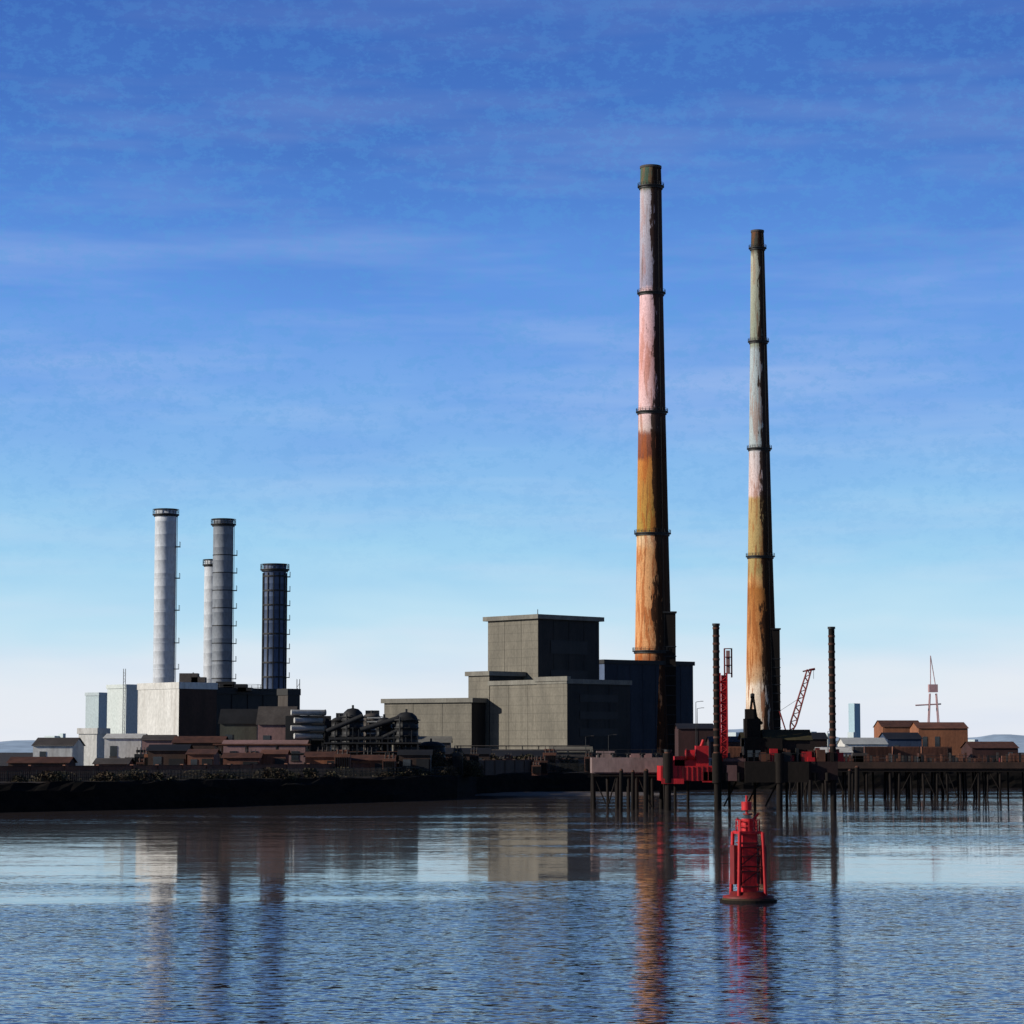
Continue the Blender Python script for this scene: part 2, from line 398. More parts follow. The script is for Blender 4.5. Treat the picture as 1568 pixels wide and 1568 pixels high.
e3,*r_=cbox("turbine_building",210,273,331,1048,545,48,white,drender,white,.15,0,doors=True)  # white hall; right wall takes dark render to paint in its shade
mb=MB()
for (u,v,w,h) in((285,1036,4,2.5),(300,1042,3,1.5)):
    x=Xu(u,552); mb.box(x,556,Zv(1050,552),Zv(v,552)+.8,w,3,grey)
for u in(273,282,290,300): mb.tube((Xu(u,550),555,Zv(1050,550)),(Xu(u,550),555,Zv(1032,550)+U(-.5,1)),.14,dgrey,n=6)
mb.build("roof_plant",e3)
e4,*_=cbox("generator_hall",292,330,426,1056,560,40,grey,dgrey,dgrey,.3,5)
mb=MB()
for (u,v,w) in((345,1044,4),(360,1048,5),(375,1053,3),(408,1058,4),(322,1050,4)):
    mb.box(Xu(u,566),566,Zv(1058,566),Zv(v,566),w,4,dgrey)
mb.rail((Xu(360,566),566),6,Zv(1056,566),1.1,dgrey,12,.06)
mb.build("roof_plant",e4)
cbox("pump_house",425,440,458,1058,555,45,grey,dgrey,dgrey,.2,0)
def mast(name,u,vt,d,w=.5,mat=dgrey,z0=G):
    x=Xu(u,d); zt=Zv(vt,d); e=empty(name,(x,d,z0)); mb=MB()
    for a in(-1,1):
        for b in(-1,1): mb.box(x+a*w/2,d+b*w/2,z0,zt,.1,.1,mat)
    z=z0; s_=1
    while z<zt-w*1.6:
        mb.tube((x-s_*w/2,d-w/2,z),(x+s_*w/2,d-w/2,z+w*1.5),.05,mat,n=4); mb.tube((x-w/2,d-s_*w/2,z),(x-w/2,d+s_*w/2,z+w*1.5),.05,mat,n=4)
        z+=w*1.5; s_=-s_
    mb.build("lattice",e); return e
mast("lighting_mast",456,1040,560,.6); mast("lighting_mast",189,1024,640,.5,pale)
hz2=M("hazed_green_block",(.54,.58,.56),(.50,.55,.53),bump=0)  # green-grey walls paled in the colour to stand for haze
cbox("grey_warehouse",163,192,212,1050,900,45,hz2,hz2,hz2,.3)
cbox("grey_warehouse",130,150,166,1062,1100,30,M("hazed_blue_block",(.46,.54,.55),(.43,.51,.53),bump=0),haze1,haze1,.3)  # haze put into both wall colours, paled toward the sky
cbox("white_shed",120,148,166,1118,620,20,white,white,white,.3)
def shed(name,ul,ur,vt,d,dep,mat,roof,rise=1.6,yaw=0,win=0,door=0,zbase=G-.2):
    x=Xu((ul+ur)/2,d+dep/2); w=(ur-ul)*d/FP; zr=Zv(vt,d)
    e=empty(name,(x,d+dep/2,G)); mb=MB()
    mb.gable(x,d+dep/2,zbase,zr-rise,zr,w,dep,mat,roof,yaw); mb.build("walls_and_roof",e)
    mb=MB(); k=win or max(2,int(w/3.2)); h=zr-rise-zbase
    for i in range(k):
        xx=x-w/2+w*(i+.5)/k
        if i==k//2: mb.box(xx,d-.04,zbase+.2,zbase+min(3.2,h*.8),min(2.6,w/k*.8),.12,dgrey)
        elif R()<.6:
            mb.box(xx,d-.03,zbase+h*.5,zbase+h*.78,min(1.3,w/k*.5),.1,glass); mb.box(xx,d-.06,zbase+h*.46,zbase+h*.5-.01,min(1.5,w/k*.6),.16,grey)
    mb.build("windows_and_door",e); return e
shed("white_shed",166,222,1124,480,10,white,white,.7)
shed("white_shed",60,120,1130,520,14,white,grey,1.5)
shed("control_building",222,268,1126,470,8,pink,grey,.8)
shed("control_building",270,345,1128,455,9,drender,rustm,1.0)
shed("pink_shed",398,452,1082,470,9,pink,grey,3.2)
shed("workshop_shed",340,396,1086,478,8,M("green_grey_render",(.075,.08,.06),(.05,.05,.04)),dgrey,2.6)
shed("pink_shed",345,470,1134,452,7,pink,pink,.6)
shed("brick_store",470,530,1152,425,6,orange,rustm,.7)
shed("brick_store",538,604,1157,430,6,orange,rustm,.7)
shed("dark_store",612,660,1149,436,6,drender,dgrey,.7)
shed("brick_store",345,400,1154,418,6,brick,rustm,.6)
shed("brick_store",404,440,1149,422,6,brick,brick,.5)
shed("dark_store",232,290,1141,402,8,drender,dgrey,.8)
shed("dark_store",292,332,1148,398,8,brick,rustm,.6)
shed("brick_store",150,200,1162,440,8,brick,grey,.8)
shed("brick_store",20,110,1160,420,8,drender,rustm,.8)
shed("site_office",640,690,1128,560,9,grey,capm,1.2)
shed("site_office",845,905,1144,560,8,grey,conc,1.0)
shed("dark_store",745,850,1150,520,8,drender,dgrey,1.0)
shed("dark_store",650,750,1146,500,8,drender,dgrey,1.0)
e=empty("exhaust_silencer",(Xu(470,460),460,G)); mb=MB()
for k in range(4):
    z=Zv(1091+k*12,460)
    mb.tube((Xu(446+k%2*5,460),459,z),(Xu(498-k%2*5,460),461,z),.50,silver,n=16)
    mb.box(Xu(474,460),460.2,z-.78,z-.52,5.2,1.5,dgrey)
    for q in(0,5): xx=Xu(452+q*9,460); mb.tube((xx,460,z),(xx+.12,460,z),.56,dgrey,n=16)
mb.prism([(Xu(436,462),463),(Xu(505,462),463),(Xu(505,462),465),(Xu(436,462),465)],G,Zv(1096,462),dgrey)
for u in(450,472,494): mb.box(Xu(u,462),462,G,Zv(1090,462),.4,.4,dgrey)
mb.build("ducts_and_frame",e)
def tank(u,vt,d,r,mat,dome=.9):
    x=Xu(u,d); zt=Zv(vt,d); e=empty("storage_tank",(x,d,G)); mb=MB()
    pr=[(r,G-.2)]
    z=G
    while z<zt-dome-.9: pr+=[(r,z+1.1),(r+.18,z+1.15),(r+.18,z+1.3),(r,z+1.35)]; z+=1.4
    pr+=[(r,zt-dome),(r*.85,zt-dome*.5),(r*.5,zt-dome*.12),(.01,zt)]
    mb.lathe((x,d),pr,mat,28); mb.build("shell",e)
    mb=MB(); mb.ring((x,d),r,r+.4,zt-dome,.12,dgrey,28)
    mb.tube((x-.5*r,d-r-.2,G),(x-.5*r,d-r-.2,zt-1),.15,dgrey,n=6); mb.tube((x,d,zt-.1),(x,d,zt+.5),.2,dgrey,n=8); mb.build("fittings",e)
tank(520,1098,458,1.5,dgrey,.6); tank(540,1084,455,1.9,dgrey,1.6); tank(569,1092,462,1.6,grey,.7); tank(588,1098,452,1.4,dgrey,1.2); tank(622,1090,450,2.1,dgrey,1.5)
tank(660,1135,470,2.6,dgrey)
e=empty("duct_gallery",(Xu(510,466),466,G)); mb=MB()
for (ua,ub,va,vb) in((505,560,1104,1140),(556,612,1112,1140),(598,640,1108,1140),(515,535,1092,1104),(560,580,1088,1112)):
    mb.box(Xu((ua+ub)/2,466),466,Zv(vb,466),Zv(va,466),(ub-ua)*466/FP,3,dgrey)
for (ua,va,ub,vb,rr) in((500,1120,556,1096,.45),(552,1118,610,1100,.5),(585,1130,640,1104,.4),(505,1132,640,1130,.35)):
    mb.tube((Xu(ua,449),449,Zv(va,449)),(Xu(ub,449),449,Zv(vb,449)),rr,dgrey,n=12)
for u in range(504,642,9): mb.box(Xu(u,447),447,G,Zv(U(1112,1136),447),.18,.18,dgrey)
for k in range(5): mb.box(Xu(572,459.5),459.3,Zv(1100+k*6,459),Zv(1098+k*6,459),2.4,.3,silver)
mb.build("ducts",e)
def pipe_rack(ul,ur,vt,d):
    x0,x1=Xu(ul,d),Xu(ur,d); zt=Zv(vt,d); e=empty("pipe_rack",(x0,d,G)); mb=MB()
    n=max(2,int((x1-x0)/4))
    for i in range(n+1):
        x=x0+(x1-x0)*i/n
        for y in(d,d+3): mb.box(x,y,G-.2,zt,.25,.25,dgrey)
        for z in(zt-.2,zt-1.8): mb.box(x,d+1.5,z,z+.2,.22,3,dgrey)
    for z in(zt+.15,zt-1.4):
        for q in range(5): mb.tube((x0-.5,d+.4+q*.55,z),(x1+.5,d+.4+q*.55,z),U(.12,.24),random.choice([dgrey,grey,rustm,dgrey]),n=8)
    mb.build("frame_and_pipes",e)
pipe_rack(330,470,1142,440); pipe_rack(500,640,1140,446); pipe_rack(660,900,1150,545); pipe_rack(700,900,1143,700)
def kit(u,d,w,h,mat):
    x=Xu(u,d); e=empty("transformer",(x,d,G)); mb=MB()
    mb.box(x,d,G-.1,G+h*.75,w,w*.7,mat)
    for i in range(7): mb.box(x-w/2+w*(i+.5)/7,d-w*.35-.25,G+.3,G+h*.65,.08,.5,dgrey)
    for q in(-.3,0,.3): mb.tube((x+q*w,d,G+h*.75),(x+q*w,d,G+h),.12,grey,r1=.05,n=8)
    mb.tube((x-w*.4,d+.2,G+h*.85),(x+w*.4,d+.2,G+h*.85),.25,mat,n=10); mb.build("tank_fins_bushings",e)
for i in range(30):
    kit(U(150,910),U(448,470) if R()<.3 else U(500,540),U(1.5,3.5),U(2,5.5),random.choice([grey,dgrey,rustm,brick,drender]))
for i in range(26):
    u=U(215,640); kit(u,U(412,436)+max(0,(u-400)*.06),U(1.2,2.6),U(1.8,5),random.choice([rustm,brick,drender,dgrey,orange,pink]))
def fence(pts_,h,name="security_fence",mat=dgrey,step=2.4):
    e=empty(name,(pts_[0][0],pts_[0][1],G)); mb=MB()
    for a,b in zip(pts_[:-1],pts_[1:]):
        L_=math.hypot(b[0]-a[0],b[1]-a[1]); k=int(L_/step); yaw=math.atan2(b[1]-a[1],b[0]-a[0])
        for i in range(k+1):
            x=a[0]+(b[0]-a[0])*i/k; y=a[1]+(b[1]-a[1])*i/k
            mb.box(x,y,G-.3,G+h,.10,.10,mat)
        for i in range(int(L_/.35)):
            t=i*.35/L_; mb.box(a[0]+(b[0]-a[0])*t,a[1]+(b[1]-a[1])*t,G,G+h*.92,.03,.03,mat,yaw)
        for z in(.3,.6,.9): mb.box((a[0]+b[0])/2,(a[1]+b[1])/2,G+h*z,G+h*z+.05,L_,.05,mat,yaw)
    mb.build("posts_and_rails",e)
off=lambda L_,o:[(x,y+o) for x,y in L_]
shore=[(-90,312),(-57,348),(-37.5,382),(-19,412),(-9.3,436)]
fence(off(shore,14),1.6); fence([(-6,500),(4,506),(17,520),(43,554),(112,576),(150,582)],2.0)
def wall(ps,h,mat,name="boundary_wall",th=.35):
    e=empty(name,(ps[0][0],ps[0][1],G)); mb=MB()
    for a,b in zip(ps[:-1],ps[1:]):
        L_=math.hypot(b[0]-a[0],b[1]-a[1]); yaw=math.atan2(b[1]-a[1],b[0]-a[0])
        mb.box((a[0]+b[0])/2,(a[1]+b[1])/2,G-.3,G+h,L_,th,mat,yaw); mb.box((a[0]+b[0])/2,(a[1]+b[1])/2,G+h,G+h+.12,L_,th+.12,rustm,yaw)
        for i in range(int(L_/6)):
            t=(i+.5)*6/L_; mb.box(a[0]+(b[0]-a[0])*t,a[1]+(b[1]-a[1])*t,G-.3,G+h+.25,.6,th+.25,mat,yaw)
    mb.build("panels_and_piers",e)
wall(off(shore[:4],26),2.0,brick); wall([(-19,446),(-8,470),(15,540)],2.4,M("dark_brown_wall",(.06,.033,.022),(.04,.022,.016)))
def scrub(items,name="scrub"):
    mb=MB()
    for (x,y,rx,ry,h) in items:
        n=int(90*rx*h)+60
        for _ in range(n):
            while True:
                a,b,c_=U(-1,1),U(-1,1),U(0,1)
                if a*a+b*b+c_*c_<1 and noise.noise(Vector((x+a*rx,y+b*ry,c_*h))*.8)>-.22: break
            p=Vector((x+a*rx,y+b*ry,G-.2+c_*h)); s_=U(.12,.3)
            n1=Vector((U(-1,1),U(-1,1),U(-1,1))).normalized(); n2=n1.orthogonal().normalized()
            mb.add([p-n1*s_,p-n2*s_*.6,p+n1*s_,p+n2*s_*.6],[[0,1,2,3]],bushm)
    mb.build(name)
it=[]
for a,b in zip(shore[:-1],shore[1:]):
    for i in range(12):
        t=R(); it.append((a[0]+(b[0]-a[0])*t,a[1]+(b[1]-a[1])*t+U(10,24),U(1.2,4.2),U(1,2),U(.6,2.0)))
for i in range(18): it.append((U(-20,-6),U(450,464),U(1.5,3.5),2,U(2,5)))
for i in range(34):
    x=U(-4,22); it.append((x,508+ (x+4)*1.0+U(0,8),U(1.5,3.5),2,U(1.5,4)))
scrub(it)
# ------------------------------------------------ piled jetties
def jetty(name,ul,ur,d,dep,vdt,vdb,mat,step,rails=True,pr=.22,brace=True,fend=None):
    x0,x1=Xu(ul,d),Xu(ur,d); zt,zb=Zv(vdt,d),Zv(vdb,d); e=empty(name,(x0,d,0)); mb=MB()
    mb.box((x0+x1)/2,d+dep/2,zb,zt,x1-x0,dep,mat); mb.box((x0+x1)/2,d-.12,zb+.15,zt-.25,x1-x0-.3,.2,mat)
    mb.build("deck",e); mb=MB(); n=max(2,int((x1-x0)/step))
    for i in range(n+1):
        x=x0+.4+(x1-x0-.8)*i/n+U(-.6,.6)
        for q in range(3):
            y=d+.4+q*(dep-.8)/2
            if R()<.25: continue
            mb.tube((x+U(-.3,.3),y,-2.5),(x,y,zb+.05),pr*U(.6,1.5),black,n=8)
        if brace and i<n and R()<.45:
            x2=x0+.4+(x1-x0-.8)*(i+1)/n
            a_,b_=(x,x2) if R()<.5 else (x2,x)
            mb.tube((a_,d+.3,U(.3,1)),(b_,d+.3,zb-.1),.10,black,n=6)
    mb.box((x0+x1)/2,d+.2,zb-.45,zb-.01,x1-x0-.4,.3,black)
    mb.build("piles",e)
    if rails:
        mb=MB(); n=int((x1-x0)/1.6)
        for i in range(n+1): mb.box(x0+(x1-x0)*i/n,d+.25,zt,zt+1.1,.06,.06,dgrey)
        for z in(.55,1.08): mb.box((x0+x1)/2,d+.25,zt+z,zt+z+.05,x1-x0,.05,dgrey)
        mb.build("railing",e)
    return e,x0,x1,zt
j1,x0,x1,zt=jetty("mooring_jetty",906,1018,356,7,1160,1184,deckc,1.5)
mb=MB()
for i in range(5):
    x=x0+(x1-x0)*(i+.5)/5; mb.tube((x,357,zt),(x,357,zt+.5),.22,dgrey,n=10); mb.tube((x-.4,357,zt+.5),(x+.4,357,zt+.5),.16,dgrey,n=8)
mb.box(x0+2,359,zt,zt+.9,2.5,2,deckc); mb.box(x0+7,360,zt,zt+.6,3,2,pink); mb.build("bollards",j1)
j2,x0,x1,zt=jetty("timber_jetty",1205,1640,430,6,1167,1178,drender,1.9,pr=.19)
mb=MB(); n=90
for i in range(n):
    x=x0+(x1-x0)*i/n+U(-.1,.1)
    if R()<.75: mb.box(x,431,zt,zt+U(.5,1.6),.35,.15,random.choice([rustm,brick,grey,dgrey]))
for i in range(9): mb.box(U(x0+8,x1-4),433,zt,zt+U(.8,1.7),U(1,3),1.6,random.choice([rustm,grey,brick,dgrey]))
mb.build("deck_clutter",j2)
for k,(u,vt,vb,r) in enumerate(((1311,1175,1228,.35),(1300,1180,1226,.28),(988,1180,1243,.32),(968,1182,1240,.25),(950,1180,1244,.25),(1240,1185,1226,.25))):
    d=EYE*FP/(vb-1150); mb=MB(); x=Xu(u,d)
    mb.tube((x,d,-2),(x+.1,d,Zv(vt,d)),r,black,n=12); mb.tube((x+.1,d,Zv(vt,d)),(x+.1,d,Zv(vt,d)+.25),r*1.15,rustm,n=12,r1=r*.5)
    mb.build("mooring_pile",base=(x,d,0))
# ------------------------------------------------ jack-up barge
D0=346
e=empty("jack_up_barge",(Xu(1150,D0),D0,0))
X=lambda u:Xu(u,D0)
Zt=Zv(1166,D0); Zb=Zv(1198,D0)
mb=MB(); mb.box((X(1105)+X(1283))/2,D0+5,Zb+.3,Zt,X(1283)-X(1105),9.5,M("hull_dark",(.030,.010,.009),(.014,.007,.006)))
mb.box((X(1140)+X(1238))/2,D0+4.6,Zb,Zt-.05,X(1238)-X(1140),10,black)
mb.box((X(1012)+X(1096))/2,D0+5,Zb+.2,Zt-.6,X(1096)-X(1012),9,red)
for i in range(10):
    x=X(1015)+i*.68; mb.box(x,D0+.45,Zb+.3,Zt-.7,.1,.12,dred)
for i in range(9):
    x=X(1112)+i*1.7; mb.tube((x,D0+.1,Zb+.2),(x,D0+.1,Zb+1.3),.3,black,n=10)
mb.build("hull",e)
def leg(u,dy,vt,r=.46):
    x=X(u); z=Zv(vt,D0+dy); mb=MB(); y=D0+dy
    mb.tube((x,y,-4),(x,y,z),r,black,n=20)
    zz=Zt+1
    while zz<z-.3:
        mb.ring((x,y),r-.02,r+.06,zz,.28,rustm,20); zz+=1.05
    mb.ring((x,y),.0,r+.10,z-.1,.3,dgrey,20)
    mb.ring((x,y),r,r+.25,Zb-.1,Zt-Zb+1.2,black,20)
    mb.build("leg",e)
leg(1098,.2,957,.42); leg(1277,1.2,962,.42); leg(1108,9.0,1140,.42); leg(1193,.0,1160,.42); leg(1023,.6,1150,.42)
mb=MB()
mb.box(X(1052),D0+2.5,Zt-.6,Zt+.7,3.2,3,red); mb.box(X(1076),D0+2,Zt-.6,Zt+2.1,1.7,2.4,red); mb.box(X(1040),D0+2,Zt-.6,Zt+.2,1.6,2,red)
mb.tube((X(1050),D0+1,Zt+.9),(X(1064),D0+1,Zt+.9),.65,red,n=16); mb.tube((X(1051),D0+1,Zt+.9),(X(1052),D0+1,Zt+.9),.85,dred,n=16); mb.tube((X(1064),D0+1,Zt+.9),(X(1065),D0+1,Zt+.9),.85,dred,n=16)
mb.tube((X(1075),D0+2,Zt+2),(X(1079),D0+2,Zt+2.9),.2,red,n=8)
mb.box(X(1085),D0+1,Zb,Zb+1.4,1.6,1,red); mb.box(X(1030),D0+.3,Zb-.2,Zb+.5,3,.4,red)
mb.build("winch_machinery",e)
mb=MB()
xa,xb=X(1104.5),X(1115); y=D0+1.2; z0_=Zt-.5; z1_=Zv(1030,D0)
for x in(xa,xb):
    for yy in(y,y+.7): mb.box(x,yy,z0_,z1_,.20,.20,red)
z=z0_; s_=1
while z<z1_-.6:
    mb.tube((xa if s_>0 else xb,y,z),(xb if s_>0 else xa,y,z+.7),.08,red,n=5); mb.box((xa+xb)/2,y,z,z+.1,xb-xa,.1,red); z+=.7; s_=-s_
mb.box(X(1110),y+.35,z0_,z1_-.3,.6,.5,red)
xa,xb=X(1112),X(1123); za,zb_=Zv(1030,D0),Zv(992,D0)
for x in(xa,xb):
    for yy in(y,y+.9): mb.box(x,yy,za-.6,zb_,.13,.13,dred)
for z in(za,za+1.1,za+2.2,zb_): mb.box((xa+xb)/2,y+.45,z-.1,z,xb-xa+.1,1.0,dred)
mb.box((xa+xb)/2,y+.5,za,zb_-.3,.5,.4,pink)
mb.build("drill_mast",e)
mb=MB()
mb.box((X(1142)+X(1200))/2,D0+4,Zt,Zv(1130,D0),X(1200)-X(1142),5,black)
mb.gable((X(1176)+X(1242))/2,D0+5,Zt,Zv(1132,D0),Zv(1118,D0),X(1240)-X(1172),6,M("rust_black",(.022,.010,.007),(.012,.007,.006)),olive)
mb.gable((X(1142)+X(1178))/2,D0+5.5,Zt+2,Zv(1131,D0),Zv(1122,D0),X(1178)-X(1142),6,black,olive)
for u in(1150,1162,1185): mb.box(X(u),D0+1.45,Zt+.6,Zt+1.5,.7,.1,glass)
mb.box(X(1125),D0+2,Zt-.2,Zt+.4,3,3,dpink); mb.box(X(1120),D0+.1,Zt-2.6,Zt-.5,1.4,.5,dpink)
for i in range(10): mb.box(X(1145+i*9.5),D0-.2,Zt,Zt+1.1,.06,.06,dgrey)
mb.box(X(1190),D0-.2,Zt+1.05,Zt+1.12,X(1232)-X(1145),.06,dgrey)
for i in range(34):
    mb.box(X(U(1110,1290)),D0+U(.6,2.5),Zt,Zt+U(.5,1.9),U(.3,1.4),U(.4,1),random.choice([red,dred,rustm,black,black,dgrey]))
mb.build("deck_house",e)
mb=MB()
zk=Zv(1065,D0); zl=Zv(1130,D0)
mb.box(X(1156),D0+4,zl,Zv(1100,D0),2.2,2,black); mb.box(X(1153),D0+4,Zv(1100,D0),Zv(1085,D0),1.3,1.5,black)
mb.tube((X(1148),D0+4,zl),(X(1157),D0+4,zk),.16,black,n=8); mb.tube((X(1168),D0+4,zl),(X(1158),D0+4,zk),.16,black,n=8)
mb.tube((X(1157),D0+3.8,zk-.2),(X(1157.5),D0+4.2,zk+.2),.3,dgrey,n=10)
mb.tube((X(1160),D0+4,Zv(1095,D0)),(X(1172),D0+4,Zv(1108,D0)),.2,black,n=8)
mb.build("a_frame_winch",e)
mb=MB()
for u in(1040,1060,1125,1165,1215,1235):
    mb.tube((X(u),D0+9,-2),(X(u),D0+9,Zb+.3),.2,black,n=8)
for u in(1115,1150,1180): mb.tube((X(u),D0+8,.4),(X(u+20),D0+8,Zb),.12,black,n=6)
mb.build("support_piles",e)
e=empty("crane",(X(1222),D0+7,Zt)); mb=MB()
b0=Vector((X(1222),D0+8,Zv(1118,D0+8))); b1=Vector((X(1251),D0+8,Zv(1026,D0+8)))
dn=(b1-b0).normalized(); nn=Vector((dn.z,0,-dn.x)); L_=(b1-b0).length
def chord(s1,yy,t):
    w=.42*(1-.35*t) if t>.1 else .42*(.4+6*t); return b0+dn*(L_*t)+nn*(s1*w)+Vector((0,yy*w,0))
K=16
for i in range(K):
    t0,t1=i/K,(i+1)/K
    for s1 in(-1,1):
        for yy in(-1,1): mb.tube(chord(s1,yy,t0),chord(s1,yy,t1),.085,dred,n=5)
    s1=1 if i%2 else -1
    for yy in(-1,1): mb.tube(chord(s1,yy,t0),chord(-s1,yy,t1),.055,dred,n=5)
mb.tube(b1,b1+Vector((.8,0,.15)),.16,dred,n=8); mb.tube(b1+Vector((-.9,0,-.2)),b1,.1,dred,n=6)
mb.tube(b1+Vector((.6,0,0)),b1+Vector((.6,0,-1.2)),.03,dgrey,n=5)
mb.tube(b0+Vector((-1.6,0,2.6)),b0+dn*L_*.55,.03,dgrey,n=4); mb.tube(b0+Vector((-1.6,0,2.6)),b0+Vector((-.8,0,0)),.1,dred,n=5)
mb.build("jib",e); mb=MB()
mb.box(X(1216),D0+8,Zt,Zt+.9,3.4,3,black); mb.box(X(1214),D0+8,Zt+.9,Zt+2.7,2.4,2.2,dred); mb.box(X(1226),D0+7,Zt+.9,Zt+2.6,.9,.9,glass)
mb.build("cab_and_tracks",e)
# ------------------------------------------------ port-hand buoy
bd=EYE*FP/(1378-1150); bx=Xu(1144,bd); e=empty("channel_buoy",(bx,bd,0)); c=(bx,bd); zz=lambda v:Zv(v,bd)
mb=MB(); mb.lathe(c,[(.01,-.5),(1.15,-.5),(1.40,-.05),(1.42,.12),(1.38,.22),(1.1,.30),(.01,.34)],weed,40)
mb.lathe(c,[(1.36,.22),(1.36,.34),(1.0,.40),(.95,.9-.35),(.01,.56)],dred,40)
mb.ring(c,1.40,1.52,-.02,.16,black,40)
mb.build("float",e); mb=MB()
z1=zz(1268); yw=.2
mb.box(bx-.02,bd,.5,z1-.3,.78,.78,red,yw)
mb.box(bx-.02,bd,z1-.3,z1-.15,1.25,1.25,red,yw)
for k in(.8,1.6,2.4,3.1): mb.box(bx-.02,bd,k,k+.07,1.0,1.0,dred,yw)
RB,RT=1.04,.90
def rb(z): return RB+(RT-RB)*(z-.3)/(z1-.5)
for a in(0,1,2,3):
    t=yw+math.pi/4+a*math.pi/2; cx,sy=math.cos(t),math.sin(t)
    mb.tube((bx+cx*RB,bd+sy*RB,.3),(bx+cx*RT,bd+sy*RT,z1-.2),.10,red,n=8)
    t2=t+math.pi/2; c2,s2=math.cos(t2),math.sin(t2)
    for (za_,zb2) in((.9,1.9),(1.9,2.9)):
        mb.tube((bx+cx*rb(za_),bd+sy*rb(za_),za_),(bx+c2*rb(zb2),bd+s2*rb(zb2),zb2),.04,dred,n=6)
        mb.tube((bx+cx*rb(zb2),bd+sy*rb(zb2),zb2),(bx+c2*rb(zb2),bd+s2*rb(zb2),zb2),.04,dred,n=6)
for q in(-1,1): mb.box(bx+q*.72,bd-.1,.95,3.0,.3,.8,dred,yw)
mb.build("tower",e); mb=MB()
mb.rail(c,.62,z1-.15,.6,red,8,.05)
mb.tube((bx,bd,z1-.15),(bx,bd,z1+.5),.34,red,n=16); mb.tube((bx,bd,z1+.5),(bx,bd,z1+.7),.18,glass,n=16); mb.tube((bx,bd,z1+.7),(bx,bd,z1+.78),.26,dred,n=16)
mb.tube((bx-.05,bd,z1+.75),(bx-.05,bd,zz(1218)),.06,red,n=6)
mb.tube((bx-.05,bd,z1+.95),(bx-.05,bd,z1+1.4),.28,red,n=16)
mb.tube((bx+.1,bd,z1+.2),(bx+.6,bd,z1+.8),.07,red,n=6)
mb.tube((bx-.1,bd,z1+.2),(bx-.6,bd,z1+.5),.07,red,n=6)
mb.build("lantern_and_topmark",e)
# ------------------------------------------------ right-hand port buildings
mar=M("maroon_cladding",(.05,.02,.018),(.03,.014,.012))
shed("dark_red_shed",1036,1090,1108,640,14,mar,dgrey,1.2)
shed("dark_red_shed",1085,1150,1128,620,12,mar,dgrey,1.2)
shed("dark_red_shed",1195,1262,1122,640,14,M("rust_black",(.03,.015,.010)),dgrey,1.5)
shed("white_shed",1288,1352,1130,620,14,white,pale,1.4)
shed("blue_warehouse",1352,1404,1122,650,16,bluesh,dgrey,1.5)
shed("brick_warehouse",1345,1405,1103,820,20,orange,rustm,2.0)
shed("brick_warehouse",1400,1475,1106,720,16,orange,brick,1.6)
shed("white_shed",1250,1300,1145,600,10,pale,white,1)
shed("dark_red_shed",1480,1550,1136,660,16,mar,rustm,1.5)
hzt=M("hazy_tower",(.36,.50,.56),(.33,.46,.52),bump=0)  # aerial haze put into the tower's colour
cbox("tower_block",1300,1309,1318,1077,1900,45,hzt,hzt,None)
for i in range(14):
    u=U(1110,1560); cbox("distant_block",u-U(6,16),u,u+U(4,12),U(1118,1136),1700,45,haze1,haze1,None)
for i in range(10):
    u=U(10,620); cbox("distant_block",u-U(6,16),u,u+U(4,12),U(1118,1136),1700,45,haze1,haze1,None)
cols=[rustm,brick,orange,dgrey,bluesh,grey,dred,drender]
for k in range(30):
    u=U(1040,1620); d=U(585,612); x=Xu(u,d); e=empty("shipping_container",(x,d,G)); mb=MB(); m_=random.choice(cols); lv=random.choice([1,1,2])
    for q in range(lv):
        z=G+q*2.62; mb.box(x,d,z+.02,z+2.6,6.06,2.44,m_)
        for i in range(20): mb.box(x-2.9+i*.305,d-1.24,z+.15,z+2.45,.12,.07,m_)
        for a in(-3,3): mb.box(x+a,d-1.23,z,z+2.61,.15,.12,dgrey)
    mb.build("body",e)
d=1300; u0=1430; x=Xu(u0,d); e=empty("dock_crane",(x,d,G)); mb=MB(); s=d/FP
crm=M("crane_red",(.44,.27,.27),(.38,.24,.25))
for a in(-1,1):
    for b in(-1,1): mb.tube((x+a*3.5,d+b*3,G),(x+a*1.6,d+b*1.4,Zv(1062,d)),.3,crm,n=8)
mb.box(x,d,Zv(1060,d),Zv(1048,d),4.4,4,crm)
for a in(-1,1): mb.tube((x+a*1.2,d,Zv(1048,d)),(x-1,d,Zv(1004,d)),.22,crm,n=6)
mb.tube((x-9,d,Zv(1080,d)),(x+4,d,Zv(1078,d)),.35,crm,n=8)
mb.build("portal_and_jib",e)
for (u,vt,d) in((1066,1075,600),(1068,1085,640),(897,1128,560),(932,1126,560),(1268,1120,600)):
    x=Xu(u,d); e=empty("lamp_column",(x,d,G)); mb=MB(); z=Zv(vt,d)
    mb.tube((x,d,G),(x,d,z),.12,dgrey,r1=.07,n=6); mb.tube((x,d,z),(x+1.2,d,z+.2),.06,dgrey,n=5); mb.box(x+1.4,d,z+.12,z+.25,.7,.3,grey); mb.build("column",e)
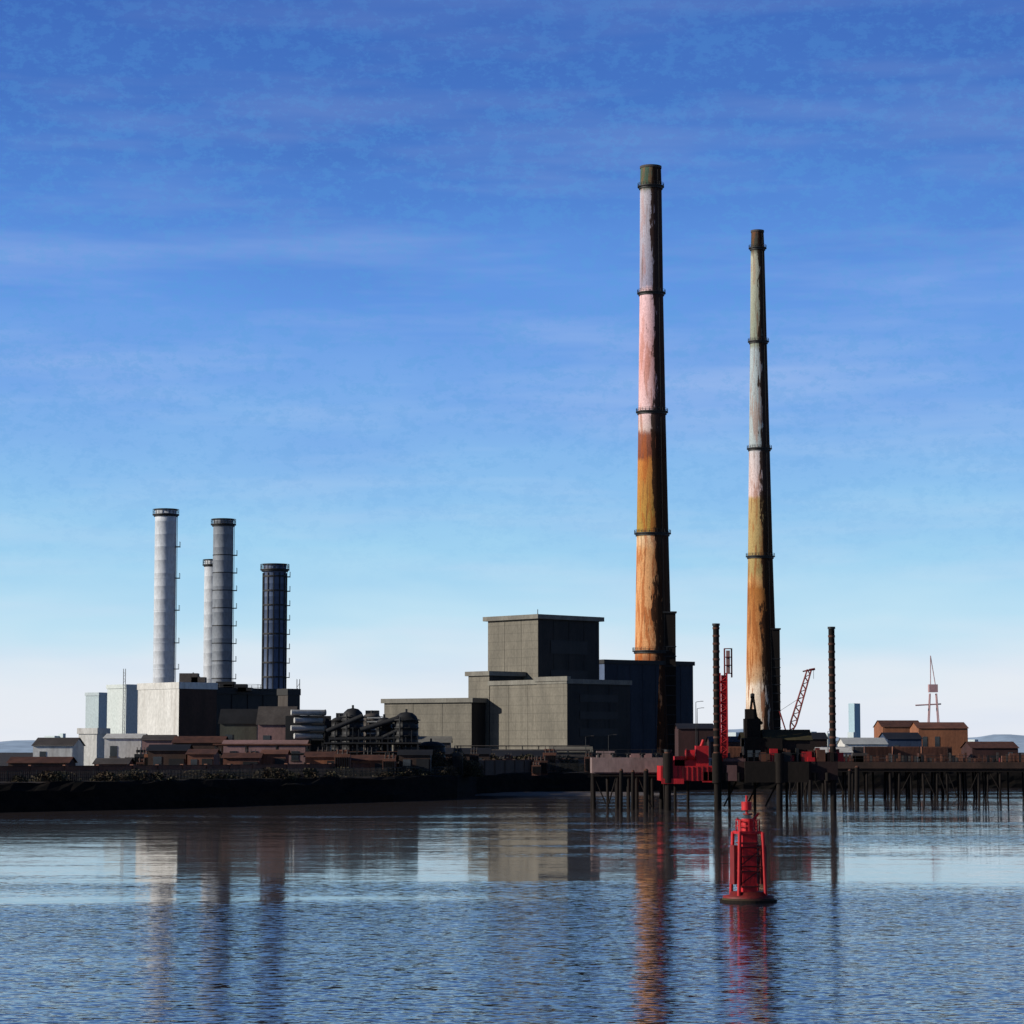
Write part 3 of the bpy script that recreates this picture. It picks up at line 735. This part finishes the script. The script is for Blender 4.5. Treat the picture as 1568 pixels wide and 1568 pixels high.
# ---------------------------------------------------------------- sun + sky
el=math.radians(20); az=(-.968,-.25)
Sd=Vector((az[0]*math.cos(el),az[1]*math.cos(el),math.sin(el))).normalized()
sl=bpy.data.lights.new("sun",'SUN'); sl.energy=5.0; sl.angle=math.radians(.5); sl.color=(1,.94,.84)
so=bpy.data.objects.new("sun",sl); sc.collection.objects.link(so); so.rotation_euler=Sd.to_track_quat('Z','Y').to_euler(); so.location=(-200,-80,150)
w=bpy.data.worlds.new("World"); sc.world=w; w.use_nodes=True; N=w.node_tree.nodes; L=w.node_tree.links
bg=N["Background"]
tc=N.new("ShaderNodeTexCoord").outputs['Generated']
sep=N.new("ShaderNodeSeparateXYZ"); L.new(tc,sep.inputs[0])
sky=N.new("ShaderNodeTexSky"); sky.sky_type='NISHITA'; sky.sun_disc=False; sky.sun_elevation=el; sky.sun_rotation=math.atan2(Sd.x,Sd.y)
wob=noise_(N,L,tc,7,(1,1,4),3,.6,(2,0,0)).outputs[0]
z2=math_(N,L,'ADD',sep.outputs[2],math_(N,L,'MULTIPLY_ADD',wob,.045,-.0225))
zf=math_(N,L,'MULTIPLY',z2,2.0)
stops=[(.0,lin((236,240,248))),(.04,lin((232,239,248))),(.066,lin((222,236,248))),(.102,lin((192,228,248))),(.152,lin((160,212,245))),(.203,lin((140,194,242))),(.278,lin((118,169,236))),(.354,lin((95,150,229))),(.428,lin((78,132,214))),(.50,lin((65,115,198))),(.58,lin((57,104,188))),(.75,lin((26,55,118))),(1,lin((10,24,62)))]
rc=ramp(N,L,zf,stops)
cn=noise_(N,L,tc,5,(1,1,8),4,.6,(1,4,2)).outputs[0]
cf=ramp(N,L,cn,[(.48,g(0)),(.80,g(1))])
hz=ramp(N,L,sep.outputs[2],[(.0,g(.5)),(.10,g(.38)),(.20,g(.18)),(.3,g(.06))])
rc=mixc(N,L,math_(N,L,'MULTIPLY',cf,hz),rc,lin((214,226,248)))
mn=noise_(N,L,tc,110,(1,1,1.7),5,.78,(0,3,3)).outputs[0]
mf=ramp(N,L,mn,[(.49,g(0)),(.58,g(1))])
mz=ramp(N,L,sep.outputs[2],[(.06,g(0)),(.15,g(.28)),(.22,g(.24)),(.3,g(.12))])
rc=mixc(N,L,math_(N,L,'MULTIPLY',mf,mz),rc,lin((84,160,222)))
sk=N.new("ShaderNodeVectorMath"); sk.operation='SCALE'; L.new(sky.outputs[0],sk.inputs[0]); sk.inputs[3].default_value=.10
fin=mixc(N,L,.06,rc,sk.outputs[0])
L.new(fin,bg.inputs[0]); bg.inputs[1].default_value=1.0
w.cycles.sampling_method='MANUAL'; w.cycles.sample_map_resolution=512
sc.view_settings.view_transform='Standard'; sc.view_settings.look='None'; sc.view_settings.exposure=0
